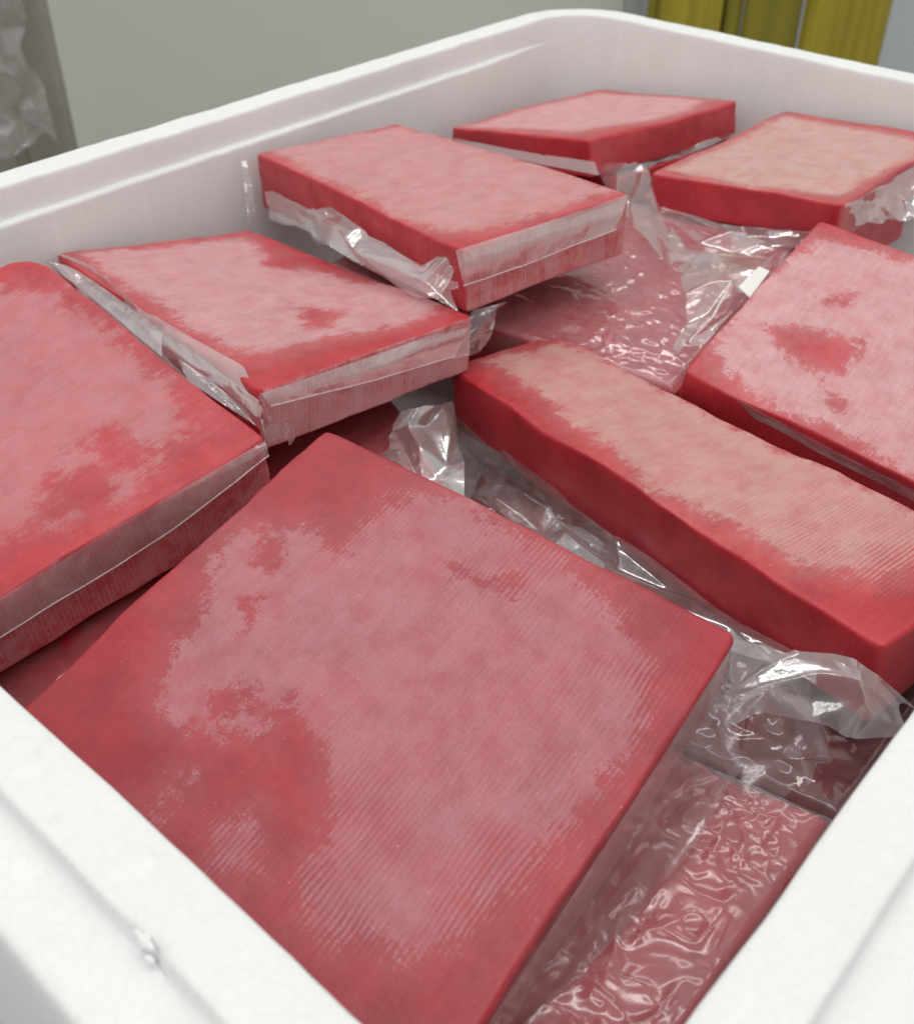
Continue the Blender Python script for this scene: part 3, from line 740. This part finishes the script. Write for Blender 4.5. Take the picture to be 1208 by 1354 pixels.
def facet(G, mu, mv, jit, rng):
    """re-fold a smooth sheet into flat triangular facets with creases between them"""
    nu, nv = G.shape[:2]
    fu = np.concatenate([[0], np.sort(np.clip(np.linspace(0, 1, mu + 1)[1:-1] + rng.uniform(-.35, .35, mu - 1) / mu, 0, 1)), [1]])
    fv = np.linspace(0, 1, mv + 1)
    iu = np.round(fu * (nu - 1)).astype(int)
    iv = np.round(fv * (nv - 1)).astype(int)
    Nt = G[np.ix_(iu, iv)].copy()
    a, b_ = np.gradient(Nt, axis=0), np.gradient(Nt, axis=1)
    nn = np.cross(a, b_)
    nn /= np.linalg.norm(nn, axis=2, keepdims=True) + 1e-12
    w = np.ones((mu + 1, mv + 1))
    w[:, 0] = .15
    w[:, -1] = .7
    Nt += nn * (rng.uniform(-1, 1, w.shape) * w * jit)[:, :, None]
    inp = rng.uniform(-.34, .34, (2,) + w.shape) * w
    inp[:, 0] *= .3
    inp[:, -1] *= .3
    Nt += a * inp[0][:, :, None] + b_ * inp[1][:, :, None] * .8
    uu = np.linspace(0, mu, nu) * .99999
    vv = np.linspace(0, mv, nv) * .99999
    U2, V2 = np.meshgrid(uu, vv, indexing='ij')
    sd = int(rng.integers(1, 999))
    pq = np.column_stack([U2.ravel() * .9, V2.ravel() * .9, np.zeros(U2.size)])
    U2 = np.clip(U2 + .35 * vnoise(pq, sd).reshape(U2.shape), 0, mu - 1e-5)
    V2 = np.clip(V2 + .30 * vnoise(pq, sd + 1).reshape(U2.shape), 0, mv - 1e-5)
    I, J = U2.astype(int), V2.astype(int)
    A, Bb = U2 - I, V2 - J
    dg = rng.random((mu, mv)) < .5
    D = dg[I, J][:, :, None]
    p00, p10, p01, p11 = Nt[I, J], Nt[I + 1, J], Nt[I, J + 1], Nt[I + 1, J + 1]
    A, Bb = A[:, :, None], Bb[:, :, None]
    t1 = np.where(A + Bb < 1, p00 + A * (p10 - p00) + Bb * (p01 - p00), p11 + (1 - A) * (p01 - p11) + (1 - Bb) * (p10 - p11))
    t2 = np.where(A > Bb, p00 + A * (p10 - p00) + Bb * (p11 - p10), p00 + Bb * (p01 - p00) + A * (p11 - p01))
    H = np.where(D, t1, t2)
    for _ in range(4):
        K = H.copy()
        K[1:-1, 1:-1] = .5 * H[1:-1, 1:-1] + .125 * (H[:-2, 1:-1] + H[2:, 1:-1] + H[1:-1, :-2] + H[1:-1, 2:])
        H = K
    return H


def patch(name, rails, amp, seed, mat, parent, nu=None, step=.0011, fold=.02, net=None):
    rails = [np.asarray(r, float) for r in rails]
    Lu = max(np.linalg.norm(np.diff(r, axis=0), axis=1).sum() for r in rails)
    Lv = np.linalg.norm(rails[-1].mean(0) - rails[0].mean(0)) * 1.15
    nu = max(int(Lu / step), 12)
    nv = max(int(Lv / step), 8)
    R = [catmull(r, nu) for r in rails]
    G = np.stack([catmull(np.stack([r[i] for r in R]), nv) for i in range(nu)])       # nu x nv x 3
    if net:
        G = facet(G, int(net[0]), int(net[1]), net[2], np.random.default_rng(seed + 500))
    du = np.gradient(G, axis=0)
    dv = np.gradient(G, axis=1)
    nn = np.cross(du, dv)
    nn /= np.linalg.norm(nn, axis=2, keepdims=True) + 1e-12
    rng = np.random.default_rng(seed)
    U, Vv = np.meshgrid(np.linspace(0, Lu, nu), np.linspace(0, Lv, nv), indexing='ij')
    uv = np.column_stack([U.ravel(), Vv.ravel()])
    warp = np.column_stack([vnoise(np.column_stack([uv * 60, np.zeros(len(uv))]), seed), vnoise(np.column_stack([uv * 60, np.ones(len(uv))]), seed + 1)]) * .004
    hgt = crumple(uv + warp, rng, fold, 7) + .45 * crumple(uv + warp * .6, rng, fold * .45, 9)
    hgt = hgt + .18 * vnoise(np.column_stack([uv * 160, np.zeros(len(uv))]), seed + 5)
    hgt = hgt.reshape(nu, nv)
    vv = np.linspace(0, 1, nv)[None, :]
    env = np.minimum(1, vv * 6 + .15)                                                # held at the block, loose away from it
    G = G + nn * (hgt * env * amp)[:, :, None]
    # uneven free edge
    G[:, :, :] += dv * (vnoise(np.column_stack([np.linspace(0, Lu, nu) * 70, np.zeros(nu), np.zeros(nu)]), seed + 8)[:, None] * vv ** 2 * nv * (.05 if net else .015))[:, :, None]
    V = G.reshape(-1, 3)
    faces = [(i * nv + j, (i + 1) * nv + j, (i + 1) * nv + j + 1, i * nv + j + 1) for i in range(nu - 1) for j in range(nv - 1)]
    me = mesh(name, V, faces)
    return link(name, me, mat, parent), G


def bead(name, line, r, mat, parent):
    """thin welded edge of a bag"""
    line = np.asarray(line)
    t = np.gradient(line, axis=0)
    t /= np.linalg.norm(t, axis=1, keepdims=True) + 1e-12
    a = np.cross(t, (0, 0, 1.))
    a /= np.linalg.norm(a, axis=1, keepdims=True) + 1e-12
    b = np.cross(t, a)
    m = 6
    V = np.concatenate([line + r * (math.cos(2 * math.pi * k / m) * a + math.sin(2 * math.pi * k / m) * b) for k in range(m)])
    n = len(line)
    F = [(k * n + i, k * n + i + 1, ((k + 1) % m) * n + i + 1, ((k + 1) % m) * n + i) for k in range(m) for i in range(n - 1)]
    return link(name, mesh(name, V, F), mat, parent)


_fm = {}


def film_mat(h):
    h = round(h, 2)
    if h not in _fm:
        _fm[h] = film_material('clear_film_%02d' % int(h * 100), haze=h)
    return _fm[h]


m_seal = film_material('sealed_film', haze=.42, rough=.2)
for i, (k, F) in enumerate(FILMS.items()):
    o, G = patch('plastic_film', F['rails'], F['amp'], 100 + i * 7, film_mat(F['haze']), ROOT[F['b']], step=.0008, net=F['net'])
    if F['seam']:
        bead('seal_edge', G[:, -1], .0003, m_seal, o)


def wrap_top(k, amp, seed, lift=.0012, s0=0., s1=1., scale=110., haze=.10, rough=.05, ridge=0.):
    """wrinkled film clinging to the top of a lower block and falling over its edges"""
    n, r, f, l = [np.array(c) for c in LOWER[k]['c']]
    m = 190
    s, t = np.meshgrid(np.linspace(-.02, 1.02, m), np.linspace(-.02, 1.02, m), indexing='ij')
    s, t = s.ravel(), t.ravel()
    P = n * ((1 - s) * (1 - t))[:, None] + r * (s * (1 - t))[:, None] + f * (s * t)[:, None] + l * ((1 - s) * t)[:, None]
    nrm = np.cross(f - n, l - r)
    nrm /= np.linalg.norm(nrm)
    q = np.column_stack([P[:, :2], np.zeros(len(P))])
    wq = q + .003 * np.column_stack([vnoise(q * 90, seed), vnoise(q * 90, seed + 1), np.zeros(len(P))])
    h = vnoise(wq * scale, seed + 2) + .5 * (1 - 2 * np.abs(vnoise(wq * scale * 1.3, seed + 3))) + .35 * vnoise(wq * scale * 2.3, seed + 4)
    rg = (1 - np.abs(vnoise(wq * scale * .95, seed + 6))) ** 3 + .8 * (1 - np.abs(vnoise(wq * scale * 1.7, seed + 7))) ** 3
    h = h * (1 - .35 * ridge) + ridge * (rg - .6) * 1.3
    e = np.minimum(np.minimum(s, 1 - s), np.minimum(t, 1 - t))
    drop = np.clip((.02 - e) / .04, 0, 1) ** 2 * .012
    W = P + nrm * (lift + h * amp * np.clip(.25 + e * 10, 0, 1) - drop)[:, None]
    faces = [(i * m + j, (i + 1) * m + j, (i + 1) * m + j + 1, i * m + j + 1) for i in range(m - 1) for j in range(m - 1)]
    return link('plastic_film', mesh('plastic_film', W, faces), film_material('wet_film_' + k, haze=haze, rough=rough, bump=.12, rim=.1), ROOT[k])


wrap_top('I', .0007, 31, .0024, scale=115., haze=.09, rough=.19, ridge=.8)
wrap_top('J', .0006, 41, .0022, haze=.14, rough=.11, ridge=.6)
wrap_top('K', .0012, 51, .0026)
wrap_top('L', .0009, 61, .002)
wrap_top('M', .0009, 71, .002)

# white sticker under the film beside the smeared slab
st = np.array(STICKER)
cen = st.mean(0)
nrm = np.array((0, 0, 1.))
V = [p + nrm * .0003 for p in st] + [p - nrm * .0003 for p in st]
me = mesh('sticker', V, [(0, 1, 2, 3), (7, 6, 5, 4), (0, 4, 5, 1), (1, 5, 6, 2), (2, 6, 7, 3), (3, 7, 4, 0)], False)
link('sticker', me, plain('white_paper', lin(238, 240, 236), .6, 0, .02), ROOT['G'])

# ---------------------------------------------------------------- background things


def side_of(p):
    d = np.array(p[:2]) - C0[:2]
    return float(d @ hr), float(d @ hf)


s0, d0 = side_of(BACK['cab'][0])
s1, d1 = side_of(BACK['cab'][1])
b = thing('partition_board', 'plain grey green board standing behind the foam box', 'partition', bgpt((s0 + s1) / 2, d0, FLOOR))
slab('panel', s0 - .3, s1, d0, d0 + .03, FLOOR + .05, .9, m_cab, b)
slab('edge_trim', s1 + .001, s1 + .03, d0 - .004, d0 + .034, FLOOR, .9, plain('light_trim', lin(176, 182, 180), .5, 0, .03), b)
m_yel = plain('yellow_plastic', lin(170, 154, 40), .45, 0, .16, 9, stretch=(6, 6, .3))
m_olv = plain('olive_plastic', lin(140, 130, 34), .45, 0, .12, 9, stretch=(6, 6, .3))
m_dgr = plain('dark_green_gap', lin(40, 50, 12), .5, 0, .1, 9)  # dark strips set back to fill the gaps between the curtain strips
y = thing('strip_curtain', 'yellow and olive plastic strip curtain hanging beside the grey board', 'curtain', bgpt(.5, 1.9, FLOOR + .05))
ss = [(side_of(a)[0], side_of(b_)[0]) for a, b_ in BACK['yellow']]


def strip(sa, sb, d, mat, th=.004, bow=.006):
    n = 14
    V, F = [], []
    for side in (0, 1):
        for zz in (FLOOR + .06, .55):
            for i in range(n + 1):
                u = i / n
                dd = d - bow * math.sin(math.pi * u) + (th if side else 0)
                V.append(bgpt(sa + (sb - sa) * u, dd, zz))
    m = n + 1
    for i in range(n):
        F.append((i, i + 1, m + i + 1, m + i))
        F.append((2 * m + i, 3 * m + i, 3 * m + i + 1, 2 * m + i + 1))
    F += [(0, m, 3 * m, 2 * m), (n, 2 * m + n, 3 * m + n, m + n), (0, 2 * m, 2 * m + n, n), (m, m + n, 3 * m + n, 3 * m)]
    return link('strip', mesh('strip', V, F), mat, y)


a0, a1 = ss[0]
strip(a0, a0 + .016, 1.905, m_olv)
strip(a0 + .016, a1, 1.90, m_yel, bow=.012)
strip(a1 + .0005, ss[1][0] + .012, 1.93, m_dgr)
b0, b1 = ss[1]
strip(b0 + .002, b0 + .03, 1.915, m_olv)
strip(b0 + .03, b1, 1.905, m_olv, bow=.014)
c0, c1 = ss[2]
strip(b1, c0 + .004, 1.93, m_dgr)
strip(c0, c1, 1.90, m_yel, bow=.014)
slab('rail', a0 - .05, c1 + .05, 1.90, 1.94, .56, .60, m_steel, y)

# film-wrapped trolley at the side
s0, d0 = side_of(BACK['rack'][0])
s1, d1 = side_of(BACK['rack'][1])
sb = side_of(BACK['rackb'])[0]
m_dk = plain('dull_brown_panel', lin(158, 155, 143), .55, 0, .10, 9)
m_pole = plain('worn_metal_pole', lin(150, 142, 128), .4, .3, .1, 12)
rk = thing('wrapped_trolley', 'grey brown trolley wrapped in crinkled clear plastic beside the grey green board', 'trolley', bgpt(s0, d0, FLOOR))
E1 = (s1 + sb) / 2 - .004
slab('panel', s0 - .1, E1, d0, d0 + .02, FLOOR + .12, .35, m_dk, rk, .006)
slab('post', s1 - .067, s1 - .054, d0 - .05, d0 - .035, FLOOR, .3, m_pole, rk)
rng = random.Random(4)
rails = [[bgpt(s0 - .1 + (E1 - s0 + .1) * i / 5, d0 - .062 - .012 * rng.random(), zz) for i in range(6)] for zz in (.1, -.02, -.10, -.17, -.25)]
patch('plastic_film', rails, .006, 77, film_mat(.24), rk, step=.004, fold=.05, net=(7, 8, .03))
